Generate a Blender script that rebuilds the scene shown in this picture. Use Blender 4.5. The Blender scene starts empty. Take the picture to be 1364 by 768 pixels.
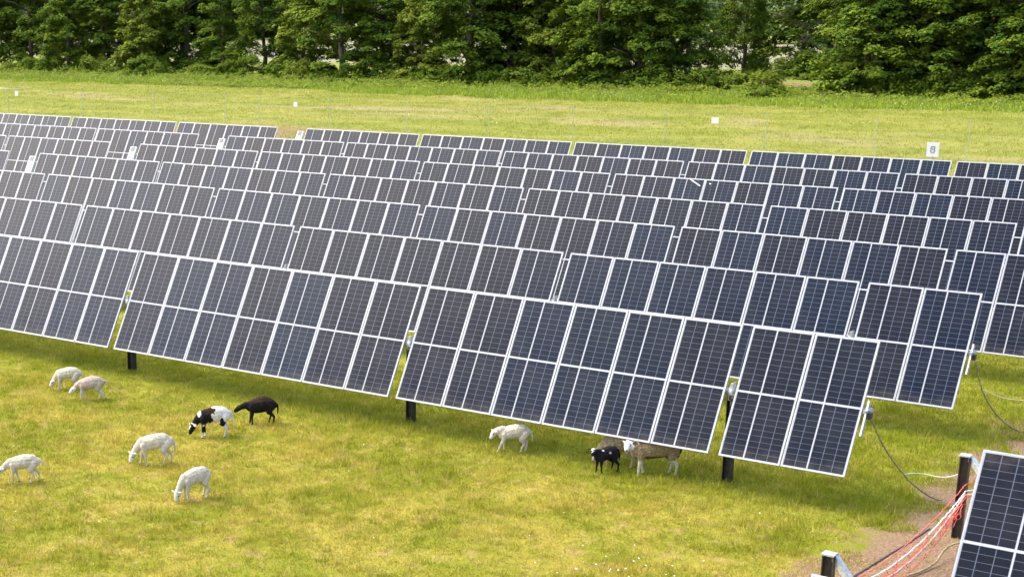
import bpy, bmesh, math, random
import numpy as np
from mathutils import Vector, Matrix
R = math.radians
scene = bpy.context.scene
COL = scene.collection

# ------------------------------------------------------------------ camera, sky, sun, exposure
CAM_Z = 7.98
F_PX, CX, CY = 2061.97, 422.86, 614.41          # focal length and principal point in 1364x768 pixels
YAW, PITCH, ROLL = -0.6695, 0.27935, -0.00474
fw = Vector((math.sin(YAW)*math.cos(PITCH), math.cos(YAW)*math.cos(PITCH), -math.sin(PITCH)))
rt0 = Vector((math.cos(YAW), -math.sin(YAW), 0)); up0 = rt0.cross(fw)
rt = math.cos(ROLL)*rt0 + math.sin(ROLL)*up0
up = -math.sin(ROLL)*rt0 + math.cos(ROLL)*up0
cam_d = bpy.data.cameras.new('camera'); cam = bpy.data.objects.new('camera', cam_d); COL.objects.link(cam)
cam.matrix_world = Matrix(((rt.x, up.x, -fw.x, 0), (rt.y, up.y, -fw.y, 0), (rt.z, up.z, -fw.z, CAM_Z), (0, 0, 0, 1)))
cam_d.sensor_width = 36; cam_d.lens = F_PX/1364*36
cam_d.shift_x = (682-CX)/1364; cam_d.shift_y = (CY-384)/1364
cam_d.clip_start = 0.1; cam_d.clip_end = 3000
scene.camera = cam

SUN_EL, SUN_AZ = R(50), R(76)                   # azimuth from -Y towards -X
sun_dir = Vector((-math.sin(SUN_AZ)*math.cos(SUN_EL), -math.cos(SUN_AZ)*math.cos(SUN_EL), math.sin(SUN_EL)))
world = bpy.data.worlds.new('World'); scene.world = world; world.use_nodes = True
wt = world.node_tree; wt.nodes.clear()
sky = wt.nodes.new('ShaderNodeTexSky'); sky.sky_type = 'NISHITA'; sky.sun_disc = False
sky.sun_elevation = SUN_EL; sky.sun_rotation = math.atan2(sun_dir.x, sun_dir.y)
sky.air_density = 1.0; sky.dust_density = 4.0; sky.ozone_density = 1.0
hs = wt.nodes.new('ShaderNodeHueSaturation'); hs.inputs['Saturation'].default_value = 0.95
bg = wt.nodes.new('ShaderNodeBackground'); bg.inputs['Strength'].default_value = 0.15
wo = wt.nodes.new('ShaderNodeOutputWorld')
wt.links.new(sky.outputs[0], hs.inputs['Color']); wt.links.new(hs.outputs[0], bg.inputs[0]); wt.links.new(bg.outputs[0], wo.inputs[0])
sl = bpy.data.lights.new('sun', 'SUN'); sl.energy = 0.9; sl.angle = R(55); sl.color = (1.0, 0.93, 0.78)
so = bpy.data.objects.new('sun', sl); COL.objects.link(so)
so.rotation_euler = sun_dir.to_track_quat('Z', 'Y').to_euler()
vs = scene.view_settings; vs.view_transform = 'Standard'; vs.look = 'None'; vs.gamma = 1; vs.exposure = 1.88
vs.use_curve_mapping = False

# ------------------------------------------------------------------ helpers
def tag(o, label=None, cat=None, group=None, kind=None):
    if label: o['label'] = label
    if cat: o['category'] = cat
    if group: o['group'] = group
    if kind: o['kind'] = kind
    return o
def empty(name, loc, rz=0):
    o = bpy.data.objects.new(name, None); COL.objects.link(o); o.location = loc; o.rotation_euler = (0, 0, rz)
    o.empty_display_size = 0.3; return o
def link(name, me, parent=None, loc=(0, 0, 0), rot=(0, 0, 0)):
    o = bpy.data.objects.new(name, me); COL.objects.link(o); o.location = loc; o.rotation_euler = rot
    if parent: o.parent = parent
    return o
def np_mesh(name, V, F, mats, fmat=None, attr=None, smooth=False):
    me = bpy.data.meshes.new(name); n, k = F.shape
    me.vertices.add(len(V)); me.vertices.foreach_set('co', np.ascontiguousarray(V, dtype=np.float32).ravel())
    me.loops.add(n*k); me.loops.foreach_set('vertex_index', F.astype(np.int32).ravel())
    me.polygons.add(n); me.polygons.foreach_set('loop_start', (np.arange(n)*k).astype(np.int32))
    for m in mats: me.materials.append(m)
    if fmat is not None: me.polygons.foreach_set('material_index', fmat.astype(np.int32))
    if attr is not None:
        for an, data in attr.items():
            a = me.attributes.new(an, 'FLOAT_VECTOR', 'FACE'); a.data.foreach_set('vector', data.astype(np.float32).ravel())
    me.update(calc_edges=True)
    me.polygons.foreach_set('use_smooth', np.full(n, smooth))
    return me
class MB:
    """collects boxes and tubes, builds one mesh"""
    def __init__(s): s.bm = bmesh.new()
    def box(s, c, d, rot=None, mat=0):
        M = Matrix.Translation(c) @ (rot.to_4x4() if rot else Matrix()) @ Matrix.Diagonal((d[0], d[1], d[2], 1))
        r = bmesh.ops.create_cube(s.bm, size=1, matrix=M)
        for f in {f for v in r['verts'] for f in v.link_faces}: f.material_index = mat
        return s
    def tube(s, pts, rad, n=8, mat=0, cap=True):
        pts = [Vector(p) for p in pts]
        if not hasattr(rad, '__len__'): rad = [rad]*len(pts)
        rings = []; prev = None
        for i, p in enumerate(pts):
            t = (pts[min(i+1, len(pts)-1)] - pts[max(i-1, 0)]).normalized()
            if prev is None: a = t.orthogonal().normalized()
            else: a = (prev - t*prev.dot(t)).normalized()
            prev = a; b = t.cross(a)
            rings.append([s.bm.verts.new(p + rad[i]*(math.cos(2*math.pi*k/n)*a + math.sin(2*math.pi*k/n)*b)) for k in range(n)])
        for r0, r1 in zip(rings, rings[1:]):
            for k in range(n):
                f = s.bm.faces.new((r0[k], r0[(k+1) % n], r1[(k+1) % n], r1[k])); f.material_index = mat; f.smooth = True
        if cap:
            s.bm.faces.new(rings[0][::-1]).material_index = mat; s.bm.faces.new(rings[-1]).material_index = mat
        return s
    def mesh(s, name, mats, bevel=0):
        if bevel: bmesh.ops.bevel(s.bm, geom=s.bm.edges[:], offset=bevel, segments=1, affect='EDGES')
        me = bpy.data.meshes.new(name); s.bm.to_mesh(me); s.bm.free()
        for m in (mats if isinstance(mats, (list, tuple)) else [mats]): me.materials.append(m)
        return me
    def build(s, name, mats, parent=None, loc=(0, 0, 0), rot=(0, 0, 0), bevel=0):
        return link(name, s.mesh(name, mats, bevel), parent, loc, rot)

# node helpers
class NT:
    def __init__(s, name):
        s.m = bpy.data.materials.new(name); s.m.use_nodes = True; s.t = s.m.node_tree; s.t.nodes.clear()
        s.out = s.n('ShaderNodeOutputMaterial')
    def n(s, typ, **kw):
        x = s.t.nodes.new(typ)
        for k, v in kw.items(): setattr(x, k, v)
        return x
    def L(s, a, b): s.t.links.new(a, b)
    def put(s, sock, v):
        if isinstance(v, bpy.types.NodeSocket): s.L(v, sock)
        elif v is not None: sock.default_value = v
    def math(s, op, a, b=None, c=None, clamp=False):
        x = s.n('ShaderNodeMath', operation=op, use_clamp=clamp)
        for i, v in enumerate((a, b, c)):
            if v is not None: s.put(x.inputs[i], v)
        return x.outputs[0]
    def noise(s, vec, scale, detail=3, rough=0.55, dist=0.0):
        x = s.n('ShaderNodeTexNoise'); s.put(x.inputs['Vector'], vec)
        x.inputs['Scale'].default_value = scale; x.inputs['Detail'].default_value = detail
        x.inputs['Roughness'].default_value = rough; x.inputs['Distortion'].default_value = dist
        return x.outputs['Fac']
    def ss(s, v, a, b, lo=0.0, hi=1.0):
        x = s.n('ShaderNodeMapRange', interpolation_type='SMOOTHSTEP'); s.put(x.inputs[0], v)
        x.inputs[1].default_value = a; x.inputs[2].default_value = b; x.inputs[3].default_value = lo; x.inputs[4].default_value = hi
        return x.outputs[0]
    def mix(s, fac, a, b, mode='MIX'):
        x = s.n('ShaderNodeMix', data_type='RGBA', blend_type=mode)
        s.put(x.inputs[0], fac)
        for i, v in ((6, a), (7, b)):
            if isinstance(v, (tuple, list)): v = tuple(v) + (1,)*(4-len(v))
            s.put(x.inputs[i], v)
        return x.outputs[2]
    def ramp(s, fac, stops):
        x = s.n('ShaderNodeValToRGB'); s.put(x.inputs[0], fac); cr = x.color_ramp
        while len(cr.elements) < len(stops): cr.elements.new(0.5)
        for e, (p, c) in zip(cr.elements, stops): e.position = p; e.color = tuple(c) + (1,)
        return x.outputs[0]
    def bump(s, h, strength=0.5, dist=0.02):
        x = s.n('ShaderNodeBump'); x.inputs['Strength'].default_value = strength; x.inputs['Distance'].default_value = dist
        s.L(h, x.inputs['Height']); return x.outputs[0]
    def bsdf(s, color, rough=0.8, metal=0.0, spec=0.5, normal=None, coat=0.0):
        x = s.n('ShaderNodeBsdfPrincipled'); 
        if isinstance(color, (tuple, list)): color = tuple(color) + (1,)*(4-len(color))
        s.put(x.inputs['Base Color'], color); s.put(x.inputs['Roughness'], rough); s.put(x.inputs['Metallic'], metal)
        x.inputs['Specular IOR Level'].default_value = spec; x.inputs['Coat Weight'].default_value = coat
        if normal: s.L(normal, x.inputs['Normal'])
        return x.outputs[0]
    def done(s, sh): s.L(sh, s.out.inputs[0]); return s.m

def simple(name, c1, c2, scale=20, rough=0.6, metal=0.0, bump=0.0, spec=0.5):
    t = NT(name); tc = t.n('ShaderNodeTexCoord').outputs['Object']
    nz = t.noise(tc, scale, 4)
    col = t.mix(t.ss(nz, 0.35, 0.65), c1, c2)
    return t.done(t.bsdf(col, rough, metal, spec, t.bump(nz, bump, 0.01) if bump else None))

M_frame = simple('anodised_aluminium', (.37, .38, .40), (.30, .31, .33), 6, 0.38, 0.15)
M_galv = simple('galvanised_steel', (.52, .53, .54), (.34, .35, .36), 25, 0.45, 0.5, 0.1)
M_pile = simple('weathered_dark_pile', (.022, .020, .018), (.05, .038, .03), 9, 0.65, 0.3, 0.2)
M_pile_brown = simple('bare_brown_pile', (.075, .052, .036), (.035, .026, .02), 9, 0.7, 0.2, 0.3)
M_black = simple('black_plastic', (.012, .012, .013), (.02, .02, .021), 30, 0.5)
M_white = simple('white_enclosure', (.62, .62, .61), (.56, .56, .54), 12, 0.45)
M_greypad = simple('grey_pad', (.09, .085, .08), (.13, .12, .11), 30, 0.5)
M_red = simple('red_plastic', (.62, .05, .035), (.75, .16, .11), 18, 0.6)
M_redpale = simple('pale_pink_cable', (.72, .38, .34), (.66, .24, .20), 12, 0.55)
M_whitecab = simple('white_cable', (.78, .76, .70), (.7, .68, .6), 12, 0.55)
M_tancab = simple('tan_cable', (.30, .24, .12), (.20, .15, .08), 12, 0.6)
M_fence = simple('fence_steel', (.40, .41, .28), (.34, .35, .24), 10, 0.6, 0.3)

# ------------------------------------------------------------------ PV laminate
W, LM, PITCH_X = 1.096, 2.384, 1.116
def pv_material():
    t = NT('pv_laminate')
    uv = t.n('ShaderNodeSeparateXYZ'); t.L(t.n('ShaderNodeTexCoord').outputs['UV'], uv.inputs[0])
    x, y = uv.outputs[0], uv.outputs[1]
    b = 0.031; sp = 0.023; mid = 0.036
    cw = (W-2*b-sp)/5; rh = (LM-2*b-mid)/22
    xs = b+2*cw
    # column lines
    xa = t.math('SUBTRACT', x, b)
    past = t.math('GREATER_THAN', x, xs+sp/2)
    xb = t.math('SUBTRACT', xa, t.math('MULTIPLY', past, sp))
    fx = t.math('PINGPONG', xb, cw/2)
    colline = t.math('LESS_THAN', fx, 0.0055)
    ya = t.math('SUBTRACT', y, b)
    pasty = t.math('GREATER_THAN', y, LM/2)
    yb = t.math('SUBTRACT', ya, t.math('MULTIPLY', pasty, mid))
    fy = t.math('PINGPONG', yb, rh/2)
    rowline = t.math('LESS_THAN', fy, 0.0038)
    grid = t.math('MAXIMUM', colline, t.math('MULTIPLY', rowline, 0.72))
    # white bands
    ws = t.math('LESS_THAN', t.math('ABSOLUTE', t.math('SUBTRACT', x, xs+sp/2)), sp/2)
    wm = t.math('LESS_THAN', t.math('ABSOLUTE', t.math('SUBTRACT', y, LM/2)), mid/2)
    e1 = t.math('GREATER_THAN', t.math('ABSOLUTE', t.math('SUBTRACT', x, W/2)), W/2-b+0.001)
    e2 = t.math('GREATER_THAN', t.math('ABSOLUTE', t.math('SUBTRACT', y, LM/2)), LM/2-b+0.001)
    white = t.math('MAXIMUM', t.math('MAXIMUM', ws, wm), t.math('MAXIMUM', e1, e2))
    oi = t.n('ShaderNodeObjectInfo')
    # per-cell tone
    ix = t.math('FLOOR', t.math('DIVIDE', xb, cw)); iy = t.math('FLOOR', t.math('DIVIDE', yb, rh*2))
    cv = t.n('ShaderNodeCombineXYZ'); t.L(ix, cv.inputs[0]); t.L(iy, cv.inputs[1]); t.L(t.math('MULTIPLY', oi.outputs['Random'], 97), cv.inputs[2])
    wn = t.n('ShaderNodeTexWhiteNoise'); wn.noise_dimensions = '3D'; t.L(cv.outputs[0], wn.inputs['Vector'])
    tone = t.ramp(oi.outputs['Random'], [(0, (.0040, .0052, .012)), (.3, (.0060, .0064, .0120)), (.55, (.0028, .0064, .018)), (.8, (.002, .009, .022)), (1, (.0048, .0056, .0115))])
    tc = t.n('ShaderNodeTexCoord').outputs['Object']
    dustn = t.noise(tc, 1.3, 4)
    cell = t.mix(t.math('MULTIPLY', wn.outputs[0], 0.35), tone, (.007, .010, .018))
    cell = t.mix(t.ss(dustn, .35, .8, 0, .05), cell, (.16, .15, .14))
    lowd = t.math('MULTIPLY', t.ss(y, .30, .02), t.ss(t.noise(tc, 5, 4), .3, .7, .02, .10)); cell = t.mix(lowd, cell, (.30, .27, .22))
    c = t.mix(t.math('MULTIPLY', grid, .34), cell, (.24, .28, .38))
    c = t.mix(white, c, (.36, .37, .39))
    return t.done(t.bsdf(c, t.ss(dustn, .2, .9, .15, .27), 0, 0.125))
M_pv = pv_material()
def panel_meshes():
    bm = bmesh.new(); th = .006
    uvl = bm.loops.layers.uv.new('UVMap')
    def q(co, uvs=None, mi=0):
        f = bm.faces.new([bm.verts.new(c) for c in co]); f.material_index = mi
        if uvs:
            for l, w_ in zip(f.loops, uvs): l[uvl].uv = w_
    a, b = W/2-.004, LM/2-.004
    q([(-a, -b, 0), (a, -b, 0), (a, b, 0), (-a, b, 0)], [(0, 0), (W, 0), (W, LM), (0, LM)])
    q([(-a, b, -th), (a, b, -th), (a, -b, -th), (-a, -b, -th)], None, 1)
    for p0, p1 in (((-a, -b), (a, -b)), ((a, -b), (a, b)), ((a, b), (-a, b)), ((-a, b), (-a, -b))):
        q([(p0[0], p0[1], -th), (p1[0], p1[1], -th), (p1[0], p1[1], 0), (p0[0], p0[1], 0)], None, 1)
    lam = bpy.data.meshes.new('solar_panel'); bm.to_mesh(lam); bm.free(); lam.materials.append(M_pv); lam.materials.append(M_white)
    m = MB(); fwid, dep = .023, .038
    for s in (-1, 1):
        m.box((s*(W/2-fwid/2), 0, .003-dep/2), (fwid, LM, dep))
        m.box((0, s*(LM/2-fwid/2), .003-dep/2), (W-2*fwid, fwid, dep-.0006))
    return lam, m.mesh('panel_frame', M_frame)
ME_LAM, ME_FRAME = panel_meshes()
TILT = 1.0732; TUBE_Z = 1.70; GAP = .1764
ct, st = math.cos(TILT), math.sin(TILT)
def h_post(m, h, w=.15, t=.012, z0=-.3, mat=0):
    m.box((-w/2+t/2, 0, (h+z0)/2), (t, w, h-z0), mat=mat); m.box((w/2-t/2, 0, (h+z0)/2), (t, w, h-z0), mat=mat)
    m.box((0, 0, (h+z0)/2-.001), (w-2*t, t, h-z0-.002), mat=mat)
_m = MB(); h_post(_m, TUBE_Z-.16); ME_POST = _m.mesh('support_post', M_pile)
TUBE_OFF = .13                                    # the tube runs behind the panel plane
_m = MB()                                         # bearing at every post, local frame = tube axis along x
_m.box((0, 0, -.14), (.10, .18, .012))
_m.box((-.05, 0, -.08), (.012, .16, .13)); _m.box((.05, 0, -.08), (.012, .16, .13))
_m.tube([(-.045, 0, 0), (.045, 0, 0)], .105, 14)
_m.box((.0, -.06, .10), (.05, .05, .12)); _m.box((0, .05, .12), (.035, .04, .09))
for k in range(5):
    a = R(200+35*k); _m.tube([(-.06, .09*math.cos(a), .09*math.sin(a)), (.07, .1*math.cos(a), .1*math.sin(a))], .013, 6)
ME_BEAR = _m.mesh('bearing_bracket', M_galv)
_m = MB(); _m.tube([(0, 0, 0), (0, .01, -.34)], .028, 8); _m.tube([(0, .01, -.34), (0, .02, -.8)], .014, 6); _m.box((0, 0, .0), (.05, .08, .05))
ME_DAMP = _m.mesh('damper_strut', M_black)
_m = MB(); _m.box((0, 0, 0), (.37, 1.45, .09)); ME_CTRL = _m.mesh('control_box', M_white, .01)
_m = MB(); _m.box((0, .60, .049), (.22, .20, .012)); _m.box((.02, -.52, .049), (.20, .10, .010)); ME_PAD = _m.mesh('instrument_plate', M_greypad)

def visible(X, Y, Z, mx=520, my=300):
    P = Vector((X, Y, Z-CAM_Z)); d = P.dot(fw)
    if d < 1: return False
    px = CX+F_PX*P.dot(rt)/d; py = CY-F_PX*P.dot(up)/d
    return -mx < px < 1364+mx and -my < py < 768+my

def tracker(Y, xr, tables, sgn, label, group, ctrl=False, end_gear=False, flip=False, allp=False):
    """one tracker row: starts at xr and runs along sgn*X; tables = panels per section"""
    root = empty('solar_tracker_row', (xr, Y, 0)); tag(root, label, 'solar panels', group)
    x = 0.0; posts = []; xs_used = []; spans = []
    for ti, n in enumerate(tables):
        if ti > 0: posts.append(x+GAP/2*sgn); x += GAP*sgn
        used = False
        for k in range(n):
            xc = x + (k+.5)*PITCH_X*sgn
            if allp or visible(xr+xc, Y, TUBE_Z):
                used = True
                p = link('solar_panel', ME_LAM, root, (xc, 0, TUBE_Z), (TILT, 0, math.pi if False else 0))
                if flip: p.rotation_euler = (Matrix.Rotation(TILT, 3, 'X') @ Matrix.Rotation(math.pi, 3, 'Z')).to_euler()
                # small mounting tolerances
                p.location.z += random.uniform(-.002, .002)
                link('panel_frame', ME_FRAME, p)
        if used: spans.append((x, x+n*PITCH_X*sgn))
        x += n*PITCH_X*sgn
    if not spans: return root
    a = min(min(s) for s in spans)-(.25 if sgn < 0 else -.02); b = max(max(s) for s in spans)+(.12 if sgn < 0 else .25)
    ty, tz = TUBE_OFF*st, TUBE_Z-TUBE_OFF*ct
    MB().tube([(a, ty, tz), (b, ty, tz)], .062, 12).build('torque_tube', M_galv, root)
    for px_ in posts:
        if a-.3 < px_ < b+.3:
            link('support_post', ME_POST, root, (px_, ty, 0))
            link('bearing_bracket', ME_BEAR, root, (px_, ty, tz))
            if (Y < 32): link('damper_strut', ME_DAMP, root, (px_+.055, ty-.16, tz-.1), (R(8), R(6), 0))
    if ctrl:
        link('support_post', ME_POST, root, (x-.30*sgn if False else x+.30*sgn, ty, 0))
        c = link('control_box', ME_CTRL, root, (x+.30*sgn, .30*ct, TUBE_Z+.30*st), (TILT, 0, 0)); link('instrument_plate', ME_PAD, c)
    if end_gear:
        m = MB(); m.box((.02, 0, .02), (.05, .30, .05)); m.box((.0, -.02, -.12), (.03, .10, .62), Matrix.Rotation(-R(27), 3, 'X'))
        m.box((.02, .04, -.02), (.07, .08, .07))
        m.build('end_bracket', M_galv, root, (.06, 0, TUBE_Z-.04))
        m = MB(); m.box((0, 0, 0), (.07, .11, .11)); m.build('connector_box', M_black, root, (.12, .0, TUBE_Z-.10), bevel=.008)
    return root
P_Y = 5.769; Y1 = 25.148
ordn = ['nearest row of the big solar array, its lower edge just above the grazing sheep',
        'second row of the big solar array, directly behind the nearest row',
        'third row of the big solar array, counted from the sheep pasture',
        'fourth row of the big solar array, its white control box leftmost of all control boxes',
        'fifth row of the big solar array, third from the back',
        'sixth row of the big solar array, just in front of the rearmost row',
        'rearmost row of the big solar array, its top edge against the open field']
G1 = 'rows of tilted solar panels in the big array'
random.seed(4)
ROWS = []
for k in range(7):
    ROWS.append(tracker(Y1+k*P_Y, -8.36, [2, 6, 7, 7, 7, 6], -1, ordn[k], G1, ctrl=k >= 2, end_gear=k < 3))
lab2 = {3: 'short end of a solar panel row at the left edge, nearest of its block',
        4: 'solar panel row of the far left block, third from the back',
        5: 'solar panel row of the far left block, just in front of its rearmost row',
        6: 'rearmost solar panel row of the far left block, ending at the brown gap'}
for k in (3, 4, 5, 6):
    tracker(Y1+k*P_Y, -50.14, [6, 7, 7, 7, 6, 2], -1, lab2[k], 'rows of tilted solar panels in the far left block')
tracker(19.24, -5.05, [2, 6], 1, 'solar panel row cut off by the right edge beside the brown pile', None, flip=True, end_gear=False)
tracker(13.56, -5.05, [2, 6], 1, 'solar panel row of which only one corner shows at the bottom edge', None, flip=True, allp=True)
# a thin white streak with a small fleck on one panel of the fifth row
m = MB(); m.box((0, 0, 0), (.50, .032, .004), Matrix.Rotation(-R(28), 3, 'Z')); m.box((.55, -.02, 0), (.06, .04, .004))
m.build('white_streak', M_white, ROWS[4], (-22.33+8.36, -.42+.57*0+.62, TUBE_Z+.55+.42), (TILT, 0, 0))

# ------------------------------------------------------------------ ground
def grass_color(t, vec):
    """patchy meadow colour from world x,y; also returns the bare earth mask"""
    sx = t.n('ShaderNodeSeparateXYZ'); t.L(vec, sx.inputs[0]); X, Yv = sx.outputs[0], sx.outputs[1]
    fl = t.n('ShaderNodeCombineXYZ'); t.L(X, fl.inputs[0]); t.L(Yv, fl.inputs[1]); v = fl.outputs[0]
    n1 = t.noise(v, .55, 5, .62, .6); n2 = t.noise(v, 2.6, 4, .6, .3); n3 = t.noise(v, .09, 3, .5)
    base = t.mix(t.ss(n1, .36, .66), (.255, .270, .020), (.435, .362, .060))
    base = t.mix(t.ss(n2, .50, .74, 0, .75), base, (.48, .35, .13))
    base = t.mix(t.ss(n2, .45, .25, 0, .6), base, (.155, .215, .018))
    # lusher grass beneath and around the panel rows
    wob = t.math('ADD', Yv, t.math('MULTIPLY', t.math('SUBTRACT', n1, .5), 5.0))
    lush = t.math('MULTIPLY', t.ss(wob, 23.0, 25.2), t.ss(Yv, 57, 61, 1, 0))
    base = t.mix(t.math('MULTIPLY', lush, .60), base, (.245, .290, .018))
    # open meadow beyond the rows: pale yellow green with long streaks
    mp = t.n('ShaderNodeMapping'); t.L(v, mp.inputs[0]); mp.inputs['Scale'].default_value = (.6, 1.0, 1)
    s1 = t.noise(mp.outputs[0], .16, 5, .65, .5)
    mead = t.mix(t.ss(s1, .35, .68), (.220, .250, .030), (.325, .318, .066))
    mead = t.mix(t.ss(n3, .52, .72, 0, .6), mead, (.175, .225, .027)); s2 = t.noise(mp.outputs[0], .055, 4, .6, .4); mead = t.mix(t.ss(s2, .52, .66, 0, .8), mead, (.39, .32, .16))
    far = t.ss(Yv, 58, 64)
    base = t.mix(far, base, mead)
    rough = t.ss(wobf := t.math('ADD', Yv, t.math('MULTIPLY', t.math('SUBTRACT', n1, .5), 16)), 134, 150)
    base = t.mix(t.math('MULTIPLY', rough, .6), base, (.21, .27, .035))
    # bare earth of the service aisle, wobbly edges
    e = t.math('MULTIPLY', t.math('SUBTRACT', n2, .5), 1.6); e1 = t.math('MULTIPLY', t.math('SUBTRACT', n1, .5), 1.8)
    xx = t.math('ADD', X, t.math('ADD', e, e1))
    d = t.math('MULTIPLY', t.ss(xx, -8.1, -7.5), t.ss(xx, -5.2, -4.6, 1, 0))
    d = t.math('MULTIPLY', d, t.math('MULTIPLY', t.ss(wob, 19.0, 21.5), t.ss(Yv, 60, 75, 1, 0)))
    d2 = t.math('MULTIPLY', t.math('MULTIPLY', t.ss(xx, -53.5, -52.5), t.ss(xx, -48.6, -47.6, 1, 0)), t.ss(Yv, 20, 30))
    d2 = t.math('MULTIPLY', d2, t.ss(Yv, 66, 72, 1, 0))
    d3 = t.math('MULTIPLY', t.math('MULTIPLY', t.ss(wob, 59.5, 61), t.ss(wob, 63, 66, 1, 0)), .75)
    d5 = t.math('MULTIPLY', t.math('MULTIPLY', t.ss(xx, -84, -80), t.ss(xx, -70, -67, 1, 0)), t.math('MULTIPLY', t.ss(wob, 76, 79, 0, .8), t.ss(wob, 91, 95, 1, 0)))
    d4 = t.math('MULTIPLY', t.math('MULTIPLY', t.ss(xx, -84, -80), t.ss(xx, -66, -60, 1, 0)), t.math('MULTIPLY', t.ss(wob, 182, 184), t.ss(wob, 188, 191, 1, 0)))
    d = t.math('MAXIMUM', t.math('MAXIMUM', d, d2), t.math('MAXIMUM', d3, t.math('MAXIMUM', d4, d5)), clamp=True)
    return base, d, n1, n2
t = NT('meadow_ground'); vec = t.n('ShaderNodeTexCoord').outputs['Object']
base, d, n1, n2 = grass_color(t, vec)
fine = t.noise(vec, 22, 5, .7); fine2 = t.noise(vec, 7, 4, .6, .8)
base = t.mix(t.ss(fine, .35, .7, .0, .55), base, t.mix(.5, base, (.05, .055, .008)))
base = t.mix(t.ss(fine2, .58, .75, 0, .5), base, (.10, .12, .012))
earth = t.mix(t.ss(fine, .35, .65), (.17, .110, .066), (.30, .20, .125)); earth = t.mix(t.ss(fine2, .5, .75, 0, .6), earth, (.19, .14, .08))
dk = t.n('ShaderNodeHueSaturation'); t.L(base, dk.inputs['Color']); dk.inputs['Value'].default_value = .80; c = t.mix(d, dk.outputs[0], earth)
hgt = t.math('ADD', fine, t.math('MULTIPLY', fine2, 1.5))
M_ground = t.done(t.bsdf(c, .95, 0, .1, t.bump(hgt, .8, .05)))
bm = bmesh.new()
bmesh.ops.create_grid(bm, x_segments=40, y_segments=40, size=1500)
me = bpy.data.meshes.new('ground'); bm.to_mesh(me); bm.free(); me.materials.append(M_ground)
g = link('ground', me); tag(g, kind='structure')

# grass blades
def blade_material(name, mul=1.0):
    t = NT(name); geo = t.n('ShaderNodeTexCoord').outputs['Object']
    base, d, n1, n2 = grass_color(t, geo)
    at = t.n('ShaderNodeAttribute'); at.attribute_name = 'tint'
    sp = t.n('ShaderNodeSeparateXYZ'); t.L(at.outputs['Vector'], sp.inputs[0])
    c = t.mix(sp.outputs[0], base, (.15*mul, .21*mul, .015*mul))
    c = t.mix(sp.outputs[1], c, (.54*mul, .43*mul, .13*mul))
    hv = t.n('ShaderNodeHueSaturation'); t.L(c, hv.inputs['Color']); t.L(sp.outputs[2], hv.inputs['Value']); c = hv.outputs[0]
    df = t.n('ShaderNodeBsdfDiffuse'); t.L(c, df.inputs[0]); tr = t.n('ShaderNodeBsdfTranslucent'); t.L(c, tr.inputs[0])
    mx = t.n('ShaderNodeMixShader'); mx.inputs[0].default_value = .42; t.L(df.outputs[0], mx.inputs[1]); t.L(tr.outputs[0], mx.inputs[2])
    return t.done(mx.outputs[0])
M_blade = blade_material('grass_blades')
rng = np.random.default_rng(11)
CAMV = np.array([rt[:], up[:], fw[:]])
def inframe(P, mx=60, my=40):
    Q = (P-np.array([0, 0, CAM_Z])) @ CAMV.T; dd = np.maximum(Q[:, 2], .5)
    px = CX+F_PX*Q[:, 0]/dd; py = CY-F_PX*Q[:, 1]/dd
    return (px > -mx) & (px < 1364+mx) & (py > -my) & (py < 768+my) & (Q[:, 2] > 1)
def vnoise(x, y, s, seed):
    r = np.random.default_rng(seed); G = r.random((256, 256)); x = x*s+1000; y = y*s+1000
    xi = np.floor(x).astype(int); yi = np.floor(y).astype(int); fx = x-xi; fy = y-yi
    fx = fx*fx*(3-2*fx); fy = fy*fy*(3-2*fy); a = lambda i, j: G[(xi+i) % 256, (yi+j) % 256]
    return (a(0, 0)*(1-fx)+a(1, 0)*fx)*(1-fy)+(a(0, 1)*(1-fx)+a(1, 1)*fx)*fy
def scatter_blades(name, x0, x1, y0, y1, n, hmin, hmax, wd, tuft, spread, keep=None, label='', mat=None, lean=.5, cull=True):
    P = np.stack([rng.uniform(x0, x1, n), rng.uniform(y0, y1, n), np.zeros(n)], 1)
    if cull: P = P[inframe(P, 330, 150)]
    if keep is not None: P = P[keep(P)]
    T = len(P); big = vnoise(P[:, 0], P[:, 1], .9, 5)*.6+vnoise(P[:, 0], P[:, 1], 2.7, 6)*.4
    hs_ = (hmin+(hmax-hmin)*np.clip((big-.25)*1.6, 0, 1))
    P = np.repeat(P, tuft, 0); hh = np.repeat(hs_, tuft)*rng.uniform(.5, 1.15, T*tuft)
    P[:, :2] += rng.normal(0, spread, (T*tuft, 2))
    N = len(P); a = rng.uniform(0, 2*np.pi, N); ln = rng.uniform(.1, lean, N)*hh; a2 = rng.uniform(0, 2*np.pi, N)
    side = np.stack([np.cos(a), np.sin(a), np.zeros(N)], 1)*(wd*rng.uniform(.6, 1.3, N))[:, None]
    tip = P+np.stack([np.cos(a2)*ln, np.sin(a2)*ln, hh], 1)
    V = np.empty((N, 3, 3)); V[:, 0] = P-side/2; V[:, 1] = P+side/2; V[:, 2] = tip
    tb = np.repeat(rng.random((T, 3)), tuft, 0)
    straw = np.clip((tb[:, 1]-.72)*2.2, 0, .6)+(rng.random(N) > .93)*.35
    tint = np.stack([np.clip((tb[:, 0]-.55)*1.1, 0, .6), np.clip(straw, 0, .9), .72+.55*rng.random(N)*.6+.25*tb[:, 2]], 1)
    me = np_mesh(name, V.reshape(-1, 3), np.arange(N*3).reshape(-1, 3), [mat or M_blade], attr={'tint': tint})
    o = link(name, me); tag(o, label, None, None, 'stuff'); return o
def not_dirt(P):
    x = P[:, 0]+(vnoise(P[:, 0], P[:, 1], 2.0, 9)-.5)*1.4
    ind = (x > -7.5) & (x < -4.9) & (P[:, 1] > 20.5)
    return ~ind | (rng.random(len(P)) > .95)
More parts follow.
